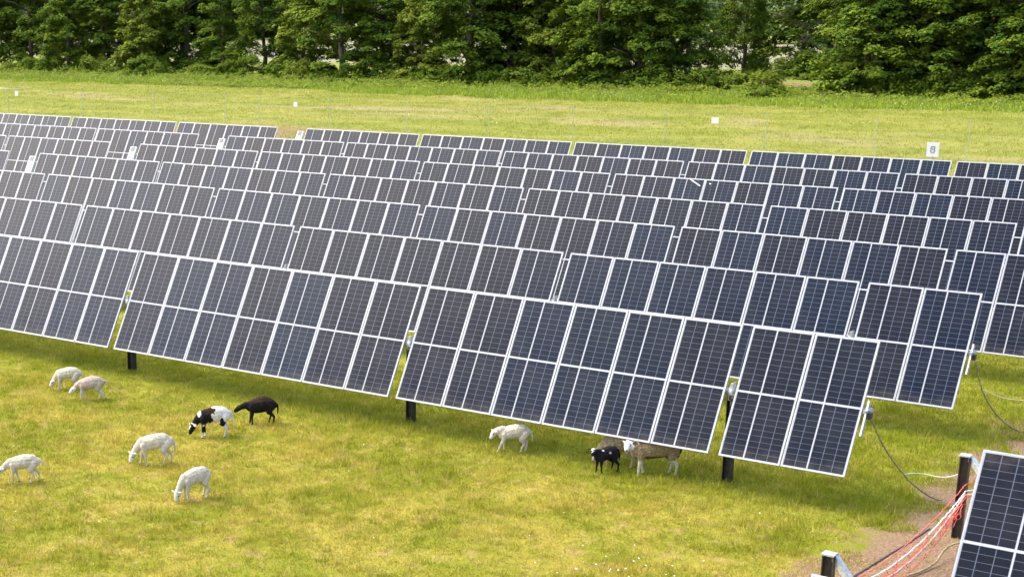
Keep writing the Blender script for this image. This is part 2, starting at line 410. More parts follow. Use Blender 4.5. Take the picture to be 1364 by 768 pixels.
scatter_blades('pasture_grass', -44, -1, 11.5, 29, 112000, .035, .10, .014, 6, .06, not_dirt, 'short yellow green pasture grass around the sheep', lean=1.3)
scatter_blades('aisle_grass', -14, -3, 29, 42, 16000, .06, .15, .016, 6, .06, not_dirt, 'green grass beside the bare earth aisle at the right')
scatter_blades('under_row_grass', -45, -7, 24.2, 29, 8000, .08, .20, .016, 7, .07, not_dirt, 'taller dark green grass growing under the nearest panel row', lean=1.0)
scatter_blades('grass_clumps', -40, -3, 12.5, 36, 5200, .09, .20, .018, 16, .07, not_dirt, 'darker green tufts standing out of the short pasture grass', lean=.9)
scatter_blades('meadow_grass', -210, -15, 62, 146, 60000, .06, .20, .05, 5, .22, None, 'pale yellow green meadow grass in the open field behind the panels', lean=1.2)

# white flower heads
def flowers(name, pts, rad, label):
    V = []; F = []
    for (x, y, z, r) in pts:
        i = len(V)
        for k in range(6):
            a = k*math.pi/3; V.append((x+r*math.cos(a), y+r*math.sin(a), z+r*.25*math.sin(a*2)))
        V.append((x, y, z+r*.5))
        for k in range(6): F.append((i+k, i+(k+1) % 6, i+6))
    me = np_mesh(name, np.array(V), np.array(F), [simple(name+'_petal', (.85, .84, .74), (.78, .74, .55), 30, .8)])
    o = link(name, me); tag(o, label, kind='stuff'); return o
pts = []
for i in range(30): pts.append((-10.2+random.gauss(0, .55), 19.95+random.gauss(0, .45), random.uniform(.06, .13), random.uniform(.008, .020)))
for i in range(26): pts.append((random.uniform(-28, -8.5), random.uniform(15, 24), random.uniform(.06, .12), random.uniform(.008, .016)))
flowers('clover_flowers', pts, .03, 'small white flowers dotted through the near pasture grass')
pts = []
for c in range(70):
    x0 = random.uniform(-165, -32); y0 = random.choice([random.uniform(136, 146), random.uniform(128, 150), random.uniform(70, 140)])
    for i in range(random.randint(4, 16)): pts.append((x0+random.gauss(0, 1.6), y0+random.gauss(0, .8), random.uniform(.3, .8), random.uniform(.018, .045)))
flowers('meadow_flowers', pts, .1, 'cream white flower heads scattered along the far side of the meadow')

# ------------------------------------------------------------------ trees
def leaf_material(name, c1, c2, c3):
    t = NT(name); at = t.n('ShaderNodeAttribute'); at.attribute_name = 'tint'
    sp = t.n('ShaderNodeSeparateXYZ'); t.L(at.outputs['Vector'], sp.inputs[0]); oi = t.n('ShaderNodeObjectInfo')
    c = t.mix(sp.outputs[0], c1, c2); c = t.mix(t.math('MULTIPLY', sp.outputs[1], .5), c, c3)
    c = t.mix(t.math('MULTIPLY', oi.outputs['Random'], .45), c, c3)
    hv = t.n('ShaderNodeHueSaturation'); t.L(c, hv.inputs['Color']); t.L(sp.outputs[2], hv.inputs['Value']); c = hv.outputs[0]
    df = t.bsdf(c, .75, 0, .06); tr = t.n('ShaderNodeBsdfTranslucent'); t.L(c, tr.inputs[0])
    mx = t.n('ShaderNodeMixShader'); mx.inputs[0].default_value = .28; t.L(df, mx.inputs[1]); t.L(tr.outputs[0], mx.inputs[2])
    return t.done(mx.outputs[0])
M_leaf = leaf_material('broadleaf_foliage', (.040, .100, .010), (.190, .255, .018), (.110, .165, .018))
M_leaf_y = leaf_material('yellow_green_foliage', (.105, .175, .016), (.23, .285, .03), (.17, .21, .025))
M_leaf_far = leaf_material('haze_tinted_foliage', (.13, .19, .055), (.22, .28, .08), (.17, .23, .08))  # distance haze is painted into these paler leaf colours
M_bark = simple('bark', (.085, .065, .045), (.14, .11, .08), 5, .9, 0, .5)
def leaf_cloud(C, O, rp, nper, size, seed, flat=.45):
    """C pad centres, O outward directions, rp pad radii -> leaf quads"""
    r = np.random.default_rng(seed); n = len(C); N = n*nper
    Cc = np.repeat(C, nper, 0); Oo = np.repeat(O, nper, 0); rr = np.repeat(rp, nper)
    d = np.sqrt(r.random(N))*rr; a = r.uniform(0, 2*np.pi, N)
    off = np.stack([np.cos(a)*d, np.sin(a)*d, r.normal(0, .16, N)*rr-.42*d*d/rr], 1)
    off += Oo*(r.random(N)*.5*rr)[:, None]; off[:, 2] -= .0
    P = Cc+off
    nr = np.stack([r.normal(0, .42, N), r.normal(0, .42, N), .85+r.random(N)*.5], 1)+Oo*.7; nr /= np.linalg.norm(nr, axis=1)[:, None]
    h = r.normal(0, 1, (N, 3)); t1 = np.cross(nr, h); t1 /= np.linalg.norm(t1, axis=1)[:, None]; t2 = np.cross(nr, t1)
    s = (size*r.uniform(.6, 1.35, N))[:, None]
    V = np.stack([P-t1*s*.5, P-t2*s*.33+nr*s*.06, P+t1*s*.5, P+t2*s*.33+nr*s*.06], 1)
    tb = np.repeat(r.random((n, 2)), nper, 0)
    tint = np.stack([np.clip(tb[:, 0]+r.normal(0, .15, N), 0, 1), tb[:, 1], .72+.5*r.random(N)], 1)
    return V.reshape(-1, 3), tint
def make_tree_meshes(seed, H, Rr, npad, nper, leaf, low=.02, mat=None, conic=0.0):
    r = np.random.default_rng(seed); rs = random.Random(seed)
    ncl = 26; tc_ = low+(1-low)*((np.arange(ncl)+r.random(ncl))/ncl)**.9
    prof = lambda q_: (np.sin(np.pi*np.clip(.30+.66*q_, 0, 1))**.62)*(1-conic*q_)
    ac = np.arange(ncl)*2.4+r.uniform(-.5, .5, ncl); rc = Rr*prof(tc_)*r.uniform(.50, .86, ncl)
    CC = np.stack([np.cos(ac)*rc, np.sin(ac)*rc, tc_*H], 1); cr = Rr*r.uniform(.24, .44, ncl)
    k_ = r.integers(0, ncl, npad); dv = r.normal(0, 1, (npad, 3)); dv /= np.linalg.norm(dv, axis=1)[:, None]; dv[:, 2] = np.abs(dv[:, 2])*1.1-.25
    C = CC[k_]+dv*cr[k_][:, None]*np.array([1, 1, .8]); C[:, 2] = np.maximum(C[:, 2], .2)
    O = dv*.8+np.stack([np.cos(ac[k_]), np.sin(ac[k_]), .3+0*ac[k_]], 1)*.5; O /= np.linalg.norm(O, axis=1)[:, None]
    V, tint = leaf_cloud(C, O, r.uniform(.45, 1.0, npad)*Rr/4.2, nper, leaf, seed)
    V[:, 2] = np.maximum(V[:, 2], .03)
    crown = np_mesh('crown', V, np.arange(len(V)).reshape(-1, 4), [mat or M_leaf], attr={'tint': tint})
    m = MB(); lean = [(0, 0, -.3)]; x = y = 0
    for i in range(1, 8):
        x += rs.uniform(-.25, .25); y += rs.uniform(-.25, .25); lean.append((x, y, H*.9*i/7))
    m.tube(lean, [Rr*.085*(1-.12*i) for i in range(8)], 8)
    for i in range(9):
        b = Vector(lean[rs.randint(1, 5)]); a = rs.uniform(0, 6.28); l = Rr*rs.uniform(.5, .85)
        m.tube([b, b+Vector((math.cos(a)*l*.5, math.sin(a)*l*.5, l*.35)), b+Vector((math.cos(a)*l, math.sin(a)*l, l*.5))], [Rr*.03, Rr*.02, Rr*.008], 5)
    return crown, m.mesh('trunk', M_bark)
TV = [make_tree_meshes(100+i, 14+i % 3*1.5, 4.6+.5*(i % 2), 350, 74, .38) for i in range(5)]
TY = [make_tree_meshes(200+i, 12.5, 4.3, 320, 70, .37, mat=M_leaf_y) for i in range(2)]
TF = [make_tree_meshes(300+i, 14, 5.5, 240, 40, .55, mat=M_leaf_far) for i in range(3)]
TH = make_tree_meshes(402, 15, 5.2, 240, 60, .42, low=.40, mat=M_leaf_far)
def place_tree(meshes, X, Y, s, rz, label, group, name='leafy_tree', sz=None):
    root = empty(name, (X, Y, 0), rz); root.scale = (s, s, sz or s); tag(root, label, 'tree', group)
    link('crown', meshes[0], root); link('trunk', meshes[1], root); return root
random.seed(21)
def px_x(px, Y):                                  # world x where image column px crosses the line y=Y at ground level
    k = (px-CX)/F_PX
    # solve for X: P.rt/P.fw = k with z=-CAM_Z
    num = k*(Y*fw.y-CAM_Z*fw.z)-(Y*rt.y-CAM_Z*rt.z); return num/(rt.x-k*fw.x)
nth = ['first', 'second', 'third', 'fourth', 'fifth', 'sixth', 'seventh', 'eighth', 'ninth', 'tenth', 'eleventh', 'twelfth', 'thirteenth', 'fourteenth', 'fifteenth', 'sixteenth', 'seventeenth', 'eighteenth', 'nineteenth', 'twentieth']
GT = 'dense leafy trees in the treeline behind the meadow'
cols = [-60, -8, 42, 92, 140, 195, 248, 300, 352, 405, 455, 512, 566, 622, 678, 735, 795, 850, 893]
for i, c_ in enumerate(cols):
    Y = 160.5+random.uniform(-2.0, 4.5)
    yel = i in (5, 9, 12, 15)
    m_ = TY[i % 2] if yel else TV[i % 5]
    place_tree(m_, px_x(c_, Y), Y, random.uniform(.80, 1.22), random.uniform(0, 6.28),
               ('yellow green' if yel else 'dark green')+' leafy tree of the long treeline left of its gap, %s from the left' % nth[i], GT)
colsr = [1150, 1165, 1212, 1262, 1312, 1362, 1412]
for i, c_ in enumerate(colsr):
    Y = 159.5+random.uniform(-1.5, 1.5)
    m_ = TY[i % 2] if i in (2,) else TV[(i+2) % 5]
    place_tree(m_, px_x(c_, Y), Y, random.uniform(.9, 1.1), random.uniform(0, 6.28),
               'dark green leafy tree of the treeline right of its gap, %s from the gap' % nth[i], GT)
# second rank
i = 0
for c_ in range(-70, 1450, 62):
    if 920 < c_ < 1105 or 345 < c_ < 385 or 470 < c_ < 500 or 590 < c_ < 640: continue
    Y = 171+random.uniform(-2, 3); i += 1
    place_tree(TV[(i*2+1) % 5], px_x(c_+random.uniform(-12, 12), Y), Y, random.uniform(1.05, 1.3), random.uniform(0, 6.28),
               'tall dark tree glimpsed between the crowns of the front treeline', 'trees of the second rank behind the front treeline')
# trees in and behind the gap
o = place_tree(TV[1], px_x(988, 172), 172, .62, 1.0, 'narrow dark ivy clad tree standing in the gap of the treeline', None, sz=1.15)
gf = [(915, 205), (1100, 222), (1012, 216), (1064, 208)]
for i, (c_, Y) in enumerate(gf):
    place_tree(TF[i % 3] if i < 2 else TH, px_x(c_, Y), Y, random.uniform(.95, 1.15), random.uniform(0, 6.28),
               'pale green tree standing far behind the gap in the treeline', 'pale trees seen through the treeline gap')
for i, c_ in enumerate(range(-90, 1480, 40)):
    Y = 455+random.uniform(-15, 15)
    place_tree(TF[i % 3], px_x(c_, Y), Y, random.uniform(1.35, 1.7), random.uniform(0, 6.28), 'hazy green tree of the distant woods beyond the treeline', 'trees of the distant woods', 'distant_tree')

# bushes at the foot of the trees
def bush_mesh(seed, rx, h, npad=60, nper=50, leaf=.26, mat=None):
    r = np.random.default_rng(seed); t_ = r.random(npad); ang = r.uniform(0, 6.28, npad)
    rad = rx*np.sqrt(1-t_**2*.85)*(.4+.6*np.sqrt(r.random(npad)))
    C = np.stack([np.cos(ang)*rad, np.sin(ang)*rad, t_*h], 1); O = np.stack([np.cos(ang), np.sin(ang), .6+0*ang], 1); O /= np.linalg.norm(O, axis=1)[:, None]
    V, tint = leaf_cloud(C, O, r.uniform(.35, .7, npad)*rx/2.2, nper, leaf, seed); V[:, 2] = np.maximum(V[:, 2], .02)
    return np_mesh('bush', V, np.arange(len(V)).reshape(-1, 4), [mat or M_leaf], attr={'tint': tint})
BM = [bush_mesh(500+i, 2.4, 1.7+.3*i) for i in range(3)]; BY = [bush_mesh(520+i, 2.6, 2.0, mat=M_leaf_y) for i in range(2)]
M_weed = leaf_material('weeds', (.20, .28, .026), (.44, .46, .09), (.32, .38, .05))
bl = ['low', 'rounded', 'spreading', 'loose', 'broad']
for i, (c_, Y, s, yel) in enumerate([(962, 160, 1.45, 1), (1003, 158, 1.4, 1), (1022, 150, .9, 0), (978, 166, 1.2, 0), (1030, 205, 1.3, 0), (1055, 210, 1.5, 1), (1085, 200, 1.3, 0)]):
    o = link('bush', (BY if yel else BM)[i % 2], None, (px_x(c_, Y), Y, 0), (0, 0, i*1.3)); o.scale = (s, s, s*.85)
    tag(o, '%s green bush in the treeline gap, %s from the left of the bushes there' % ('light' if yel else 'dark', nth[[0, 2, 3, 1, 4, 5, 6][i]]), 'bush', 'bushes in the gap of the treeline')
random.seed(8); nb = 0
for c_ in range(-60, 1440, 31):
    if 945 < c_ < 1105: continue
    Y = 157.2+random.uniform(-.8, 1.6); x_ = c_+random.uniform(-9, 9); nb += 1; yel = random.random() < .22
    o = link('bush', (BY if yel else BM)[nb % 2], None, (px_x(x_, Y), Y, 0), (0, 0, random.uniform(0, 6.28)))
    q_ = random.uniform(.75, 1.15); o.scale = (q_, q_, q_*random.uniform(.9, 1.7))
    tag(o, 'leafy green shrub at the foot of the treeline, hiding the trunks behind it', 'bush', 'shrubs along the foot of the treeline')
# rough undergrowth along the wood edge (uncountable)
r = np.random.default_rng(77); npad = 3000
X = r.uniform(-215, -28, npad); Y = 158-r.random(npad)**1.6*14.0+2.0*np.sin(X*.11)-np.where((X > -80) & (X < -60), 0, 0)
C = np.stack([X, Y, .10+r.random(npad)*1.0*np.clip((Y-142)/16, .1, 1)], 1); O = np.tile(np.array([[.3, -.8, .5]]), (npad, 1))
V, tint = leaf_cloud(C, O, r.uniform(.5, 1.1, npad), 34, .26, 78); V[:, 2] = np.maximum(V[:, 2], .02)
tag(link('undergrowth', np_mesh('undergrowth', V, np.arange(len(V)).reshape(-1, 4), [M_leaf_y], attr={'tint': tint})), 'tangled light green undergrowth along the foot of the treeline', kind='stuff')
scatter_blades('tall_weeds', -215, -28, 136, 157, 20000, .18, .75, .12, 5, .25, lambda P: (P[:, 1]-136)/14 > vnoise(P[:, 0], P[:, 1]*2, .05, 31)*.9+vnoise(P[:, 0], P[:, 1], .25, 32)*.4-.2+rng.random(len(P))*.3-.15, 'tall green weeds between the meadow and the treeline', lean=.8, mat=M_weed)

# far field strip beyond the gap
t = NT('far_stubble'); v = t.n('ShaderNodeTexCoord').outputs['Object']
M_far = t.done(t.bsdf(t.mix(t.noise(v, .05, 4), (.15, .145, .07), (.19, .17, .09)), .95))
bm = bmesh.new(); bmesh.ops.create_grid(bm, x_segments=2, y_segments=2, size=1, matrix=Matrix.Translation((-250, 340, .004)) @ Matrix.Diagonal((400, 105, 1, 1)))
me = bpy.data.meshes.new('stubble_field'); bm.to_mesh(me); bm.free(); me.materials.append(M_far); tag(link('stubble_field', me), kind='structure')

# ------------------------------------------------------------------ fence, signs
FY = 91.0
root = empty('wire_fence', (0, FY, 0)); tag(root, 'thin wire fence on pale steel posts crossing the meadow', 'fence')
fx = [-19.5+.0]; x = px_x(1292, FY)
top_px = [10, 108, 205, 300, 345, 438.5, 542, 651, 764, 886.5, 1022, 1168, 1292, 1440]
pm = MB().box((0, 0, 1.2), (.035, .035, 2.4)).mesh('fence_post', M_fence)
def top_x(px, Y, Z):
    k = (px-CX)/F_PX; z = Z-CAM_Z
    return (k*(Y*fw.y+z*fw.z)-(Y*rt.y+z*rt.z))/(rt.x-k*fw.x)
xs = [top_x(p_, FY, 2.0) for p_ in top_px]
for x in xs: link('fence_post', pm, root, (x, 0, 0))
m = MB()
for z in (.15, .45, .8, 1.2, 1.65, 2.1, 2.35): m.tube([(xs[0], .04, z), (xs[-1], .04, z)], .004, 4)
m.build('fence_wire', M_fence, root)
m = MB(); xa, xb = top_x(-30, FY, 2.2), top_x(33, FY, 2.2); m.tube([(xa, -.05, 2.2), (xb, -.05, 2.16)], .04, 8); m.build('top_rail', M_fence, root)
def sign(px, z, w, h, label, Y=FY-.08, post=False, symbol=False):
    root = empty('white_sign', (top_x(px, Y, z), Y, 0)); tag(root, label, 'sign')
    MB().box((0, 0, z), (w, .012, h)).build('sign_plate', M_white, root)
    if post: MB().box((0, .04, (z+h/2)/2), (.05, .05, z+h/2)).build('sign_post', M_fence, root)
    if symbol:
        m = MB(); m.box((-.07, 0, 0), (.035, .008, .22)); m.box((.07, 0, 0), (.035, .008, .22)); m.box((0, 0, .11), (.17, .008, .035)); m.box((0, 0, -.11), (.12, .008, .03)); m.box((.0, 0, .02), (.05, .008, .06))
        m.build('printed_symbol', simple('sign_grey', (.13, .15, .13), (.17, .18, .16), 10), root, (0, -.010, z))
    return root
sign(22, 1.80, .38, .38, 'small white square sign on the wire fence at the far left')
sign(393.5, 1.80, .36, .34, 'small white square sign on the wire fence above the brown gap between arrays')
sign(952.5, 1.80, .46, .36, 'small white sign on the wire fence below the gap in the treeline')
sign(1242.5, 2.83, .47, .56, 'larger white sign with a grey symbol above the rearmost panel row at right', Y=64, post=True, symbol=True)

# ------------------------------------------------------------------ loose piles, cables in the aisle
def pile(x, y, h, label, brace_to, lab_rz=0):
    root = empty('steel_pile', (x, y, 0)); tag(root, label, 'post', 'bare steel piles in the aisle')
    m = MB(); h_post(m, h, .15, .014); m.build('pile_shaft', M_pile_brown, root, (0, 0, 0), (0, 0, R(8)))
    b = Vector(brace_to); a = Vector((.05, 0, h-.03)); dv = b-a; L_ = dv.length
    m = MB(); q_ = dv.to_track_quat('X', 'Z').to_matrix(); c_ = (a+b)/2
    m.box(c_, (L_, .012, .09), q_); m.box(c_+q_ @ Vector((0, .035, .045)), (L_, .07, .010), q_)
    m.build('diagonal_brace', M_galv, root)
    MB().box((0, 0, h+.012), (.17, .17, .02)).build('cap_plate', M_galv, root)
    return root
pile(-6.5, 24.56, 1.34, 'brown steel pile with a diagonal brace behind the panel at the right edge', (.55, -.35, .92))
pile(-6.5, 18.8, 1.32, 'short brown steel pile with a pale brace at the bottom edge', (.62, -.25, .78))
def cable(name, pts, rad, mat, label, n=24, cat='cable', wig=.02, seed=0):
    rs = random.Random(seed); P = [Vector(p) for p in pts]; out = []
    P = [P[0]]+P+[P[-1]]
    for i in range(1, len(P)-2):
        for k in range(n):
            t_ = k/n; a, b, c_, d_ = P[i-1], P[i], P[i+1], P[i+2]
            q_ = .5*((2*b)+(c_-a)*t_+(2*a-5*b+4*c_-d_)*t_*t_+(3*b-a-3*c_+d_)*t_**3)
            out.append(q_+Vector((rs.gauss(0, wig), rs.gauss(0, wig), rs.gauss(0, wig*.3)))*(.4))
    out.append(P[-1]); m = MB().tube(out, rad, 6); o = m.build(name, mat); tag(o, label, cat); return o
gz = .05
cable('cable', [(-8.24, 25.18, 1.58), (-8.05, 25.5, 1.0), (-7.75, 25.85, .45), (-7.45, 26.2, .10), (-7.26, 26.32, .03)], .015, M_tancab, 'tan cable hanging from the end of the nearest panel row down to the bare earth', wig=.01)
cable('cable', [(-7.80, 25.8, .52), (-7.62, 26.1, .50), (-7.3, 26.0, .52), (-6.95, 25.4, .72), (-6.6, 24.7, 1.0)], .007, M_whitecab, 'thin pale cable branching off to the brown pile', wig=.008)
cable('cable', [(-8.2, 30.93, 1.5), (-8.05, 31.1, .9), (-7.8, 31.5, .35), (-7.4, 31.8, .05), (-6.8, 32.2, .04), (-6.2, 32.5, .04)], .016, M_tancab, 'brown cable running down from the end of the second panel row', wig=.01)
cable('cable', [(-8.05, 31.1, .95), (-7.7, 31.6, .72), (-7.2, 32.2, .66), (-6.6, 32.6, .8), (-5.8, 33.4, 1.0)], .006, M_whitecab, 'thin pale cable stretching right from the end of the second panel row', wig=.008)
def sagline(a, b, sag, n=5, dx=0):
    a, b = Vector(a), Vector(b); return [a.lerp(b, i/n)+Vector((dx*math.sin(math.pi*i/n), 0, -sag*4*(i/n)*(1-i/n))) for i in range(n+1)]
GC = 'cables slung between the two bare piles'
for i, (ya, za, yb, zb, sag, rad, mat, dx, lb) in enumerate([
    (24.45, .74, 18.9, .80, .42, .016, M_redpale, .00, 'thick pale pink cable slung between the two bare piles, lowest of the bundle'),
    (24.50, .80, 18.9, .84, .34, .011, M_whitecab, -.03, 'white cable slung between the two bare piles in the middle of the red bundle'),
    (24.50, .92, 18.9, .88, .30, .008, M_red, -.07, 'thin red cable slung between the two bare piles, uppermost of the bundle'),
    (24.50, .70, 18.9, .74, .45, .008, M_red, .07, 'thin red cable slung along the lower edge of the pink cable bundle')]):
    o = cable('cable', sagline((-6.42, ya, za), (-6.40, yb, zb), sag, 6, dx), rad, mat, lb, wig=.012, seed=i); o['group'] = GC
    # continues from the far pile to behind the panel row
    o2 = MB().tube(sagline((-6.42, ya, za), (-5.3, 25.1, za+.42), .06, 5), rad, 6).build('cable_end', mat, o)
o = cable('cable', sagline((-6.48, 23.0, .56), (-6.42, 18.9, .86), .16, 6, -.16), .016, M_black, 'black cable lying over the pink and red cable bundle', wig=.01, seed=9); o['group'] = GC
cable('cable', [(-5.30, 23.4, .55), (-6.25, 23.55, .22), (-6.35, 22.9, .05), (-6.5, 22.2, .03), (-6.75, 21.3, .03)], .018, M_tancab, 'grey brown cable on the earth below the panel at the bottom right', wig=.012)
# loops of loose red wire hanging in the bundle
rs = random.Random(5)
for (ya, yb, zc, lb) in ((23.3, 24.4, .50, 'tangle of thin red wire coils hanging beside the taller bare pile'), (20.6, 22.8, .44, 'tangle of thin red wire coils in the lower stretch of the cable bundle')):
    m = MB(); path = []; y0 = yb; ph = 0
    for k in range(150):                           # one continuous looping wire
        f_ = k/149; ph += .55; rad = .07+.05*math.sin(k*.21)+rs.uniform(-.015, .015)
        path.append((-6.44+.05*math.cos(ph*.7)+rs.uniform(-.012, .012), yb+(ya-yb)*f_+rad*1.5*math.cos(ph), zc+.10*(.5-f_)-.03+rad*math.sin(ph)))
    m.tube(path, .005, 4); tag(m.build('red_wire_coil', M_red), lb, 'wire')

# ------------------------------------------------------------------ sheep
def fleece_material():
    t = NT('fleece'); at = t.n('ShaderNodeAttribute'); at.attribute_name = 'coat'
    tc = t.n('ShaderNodeTexCoord').outputs['Object']; n1 = t.noise(tc, 34, 5, .7); n2 = t.noise(tc, 9, 3)
    hv = t.n('ShaderNodeHueSaturation'); t.L(at.outputs['Color'], hv.inputs['Color'])
    t.L(t.math('ADD', t.ss(n1, .3, .7, .78, 1.10), t.ss(n2, .3, .7, -.12, .08)), hv.inputs['Value'])
    return t.done(t.bsdf(hv.outputs[0], .9, 0, .15, t.bump(n1, .9, .03)))
M_fleece = fleece_material()
def sph(bm, c, r, rot=None):
    M = Matrix.Translation(c) @ (rot.to_4x4() if rot else Matrix()) @ Matrix.Diagonal((r[0], r[1], r[2], 1))
    bmesh.ops.create_icosphere(bm, subdivisions=2, radius=1, matrix=M)
def seg(bm, pts, n=5):
    """pts: list of (pos, radius_side, radius_updown)"""
    for (a, ra, rb), (b, sa, sb) in zip(pts, pts[1:]):
        a, b = Vector(a), Vector(b)
        for k in range(n+1):
            t_ = k/n; w_ = ra+(sa-ra)*t_; h_ = rb+(sb-rb)*t_
            sph(bm, a.lerp(b, t_), ((w_+h_)/2, w_, h_))
def sheep(label, X, Y, heading, scale, poll, hdir, fore=(0, 0), hind=(0, 0), tail=None, fat=1.0, coat=None, length=1.0, ears=.8, seed=0, long_tail=True, z=0.0):
    """lamb of 0.5 m withers height in local space: +x forward, +y left; one continuous body"""
    bm = bmesh.new(); Lx = length
    tor = [((-.240*Lx, 0, .385), .078*fat, .102), ((-.17*Lx, 0, .408), .104*fat, .126), ((-.06*Lx, 0, .402), .120*fat, .138*fat), ((.06*Lx, 0, .378), .110*fat, .132*fat),
           ((.14*Lx, 0, .362), .092*fat, .122), ((.200*Lx, 0, .352), .068, .098)]
    seg(bm, tor, 5)
    P = Vector(poll); D = Vector(hdir).normalized()
    base = Vector((.18*Lx, 0, .385 if poll[2] < .36 else .415)); midp = base.lerp(P, .5)+Vector((0, 0, -.012 if P.z > .4 else .018))
    seg(bm, [(base, .068*min(fat, 1.15), .094), (midp, .056, .072), (P, .046, .052)], 6)
    # head: skull to muzzle
    upv = Vector((0, 0, 1)); sd = upv.cross(D).normalized() if abs(D.z) < .97 else Vector((0, 1, 0)); hu = D.cross(sd).normalized()
    if hu.z < 0 and abs(D.z) < .9: hu = -hu
    rot = Matrix((D, sd, hu)).transposed()
    for q_, rx, ry, rz in ((0, .058, .054, .058), (.035, .056, .053, .056), (.070, .046, .043, .048), (.092, .040, .038, .042), (.112, .034, .034, .036), (.124, .026, .028, .027)):
        sph(bm, P+D*q_-hu*.004*q_/.05, (rx, ry, rz), rot)
    for s in (-1, 1):                              # ears stand out sideways and droop a little
        e0 = P+sd*s*.044+hu*.028-D*.012; e1 = e0+sd*s*.085*ears-hu*.018*ears-D*.012
        for k in range(7):
            w_ = [.010, .016, .020, .021, .019, .014, .008][k]
            sph(bm, e0.lerp(e1, k/6), (.0085, w_, w_) if abs(D.x) < .5 else (w_, .014, .0095))
    for s, d_ in zip((1, -1), fore):
        y = .062*s
        seg(bm, [((.155*Lx, y, .34), .050, .072), ((.150*Lx+d_*.2, y*1.1, .245), .036, .044), ((.155*Lx+d_*.55, y*1.1, .165), .0235, .026), ((.155*Lx+d_*.80, y*1.1, .085), .0185, .0195), ((.150*Lx+d_, y*1.1, .030), .0185, .0195), ((.158*Lx+d_*1.02, y*1.1, .014), .020, .022)], 4)
    for s, d_ in zip((1, -1), hind):
        y = .064*s; hx = -.215*Lx
        seg(bm, [((hx, y*.9, .36), .062*fat, .090), ((hx+.045+d_*.15, y*1.1, .265), .046, .062), ((hx-.005+d_*.4, y*1.1, .215), .028, .036), ((hx-.045+d_*.65, y*1.1, .165), .022, .026), ((hx-.030+d_*.9, y*1.1, .080), .0185, .0195), ((hx-.022+d_, y*1.1, .030), .0185, .0195), ((hx-.012+d_*1.02, y*1.1, .014), .020, .022)], 4)
    tl = tail or [(-.30*Lx, 0, .43), (-.345*Lx, 0, .38), (-.355*Lx, 0, .29), (-.35*Lx, 0, .20)]
    seg(bm, [(tl[0], .026, .026), (tl[1], .021, .023), (tl[2], .018, .021), (tl[3], .010, .012)], 6)
    me0 = bpy.data.meshes.new('tmp'); bm.to_mesh(me0); bm.free()
    ob = bpy.data.objects.new('tmp', me0); COL.objects.link(ob)
    md = ob.modifiers.new('r', 'REMESH'); md.mode = 'VOXEL'; md.voxel_size = .0068
    sm = ob.modifiers.new('s', 'SMOOTH'); sm.iterations = 3; sm.factor = .5
    dg = bpy.context.evaluated_depsgraph_get(); me = bpy.data.meshes.new_from_object(ob.evaluated_get(dg)); bpy.data.objects.remove(ob)
    n = len(me.vertices); V = np.empty(n*3, dtype=np.float32); me.vertices.foreach_get('co', V); V = V.reshape(-1, 3).astype(float)
    # colour of the coat: markings that belong to the animal
    C = np.tile(np.array(coat['base'], float), (n, 1))
    inhead = ((V-np.array(P+D*.06)) @ np.array(D))
    dist_head = np.linalg.norm(V-np.array(P+D*.055), axis=1)
    def blob(c, r, col, seed2=1):
        rr = np.array(r); dd = np.sqrt((((V-np.array(c))/rr)**2).sum(1)); w_ = .22*(vnoise(V[:, 0]*1.0, V[:, 2]*1.0, 26, 3+seed2)-.5)*2
        C[(dd+w_) < 1] = col
    if 'legs' in coat: C[(V[:, 2] < coat.get('legz', .24)) & (dist_head > .12)] = coat['legs']
    if 'belly' in coat: C[(V[:, 2] < .30) & (V[:, 2] > .24) & (np.abs(V[:, 0]) < .13)] = coat['belly']
    for b_ in coat.get('blobs', []): blob(*b_)
    if 'head' in coat: C[dist_head < .098] = coat['head']
    for b_ in coat.get('headblobs', []):           # given along D, side, up
        cc = P+D*b_[0][0]+sd*b_[0][1]+hu*b_[0][2]; blob(cc, b_[1], b_[2])
    for s in (-1, 1):
        ee = np.array(P+D*.045+sd*s*.046+hu*.018); C[np.linalg.norm(V-ee, axis=1) < .013] = (.01, .008, .008)
        nn = np.array(P+D*.146+sd*s*.010+hu*.004); C[np.linalg.norm(V-nn, axis=1) < .009] = coat.get('nose', (.25, .14, .12))
    C[(V[:, 2] < .016)] = (.05, .04, .035)
    # wool unevenness of the outline
    rgh = coat.get('wool', .003)
    Nn = np.empty(n*3, dtype=np.float32); me.vertices.foreach_get('normal', Nn); Nn = Nn.reshape(-1, 3)
    body = np.clip((V[:, 2]-.25)*8, 0, 1)*np.clip((dist_head-.09)*14, 0, 1)
    off = (vnoise(V[:, 0]+V[:, 1]*.7, V[:, 2]+V[:, 1]*.4, 42, 8+seed)-.5)+(vnoise(V[:, 0]-V[:, 1], V[:, 2], 90, 9+seed)-.5)*.6
    V += Nn*(off*rgh*2.2*body)[:, None]
    V *= scale
    me.vertices.foreach_set('co', V.astype(np.float32).ravel())
    a = me.color_attributes.new('coat', 'FLOAT_COLOR', 'POINT'); a.data.foreach_set('color', np.c_[C, np.ones(n)].astype(np.float32).ravel())
    me.materials.clear(); me.materials.append(M_fleece); me.polygons.foreach_set('use_smooth', np.ones(len(me.polygons), bool)); me.update()
    me.name = 'sheep'; o = link('sheep', me, None, (X, Y, z), (0, 0, R(heading))); tag(o, label, 'sheep', 'grazing sheep in the pasture'); return o
WH = dict(base=(.64, .555, .43), head=(.66, .60, .50), wool=.004)
PK = dict(base=(.56, .43, .34), head=(.72, .66, .60), legs=(.66, .60, .5), wool=.005)
BK = (.012, .010, .011); BR = (.030, .015, .010)
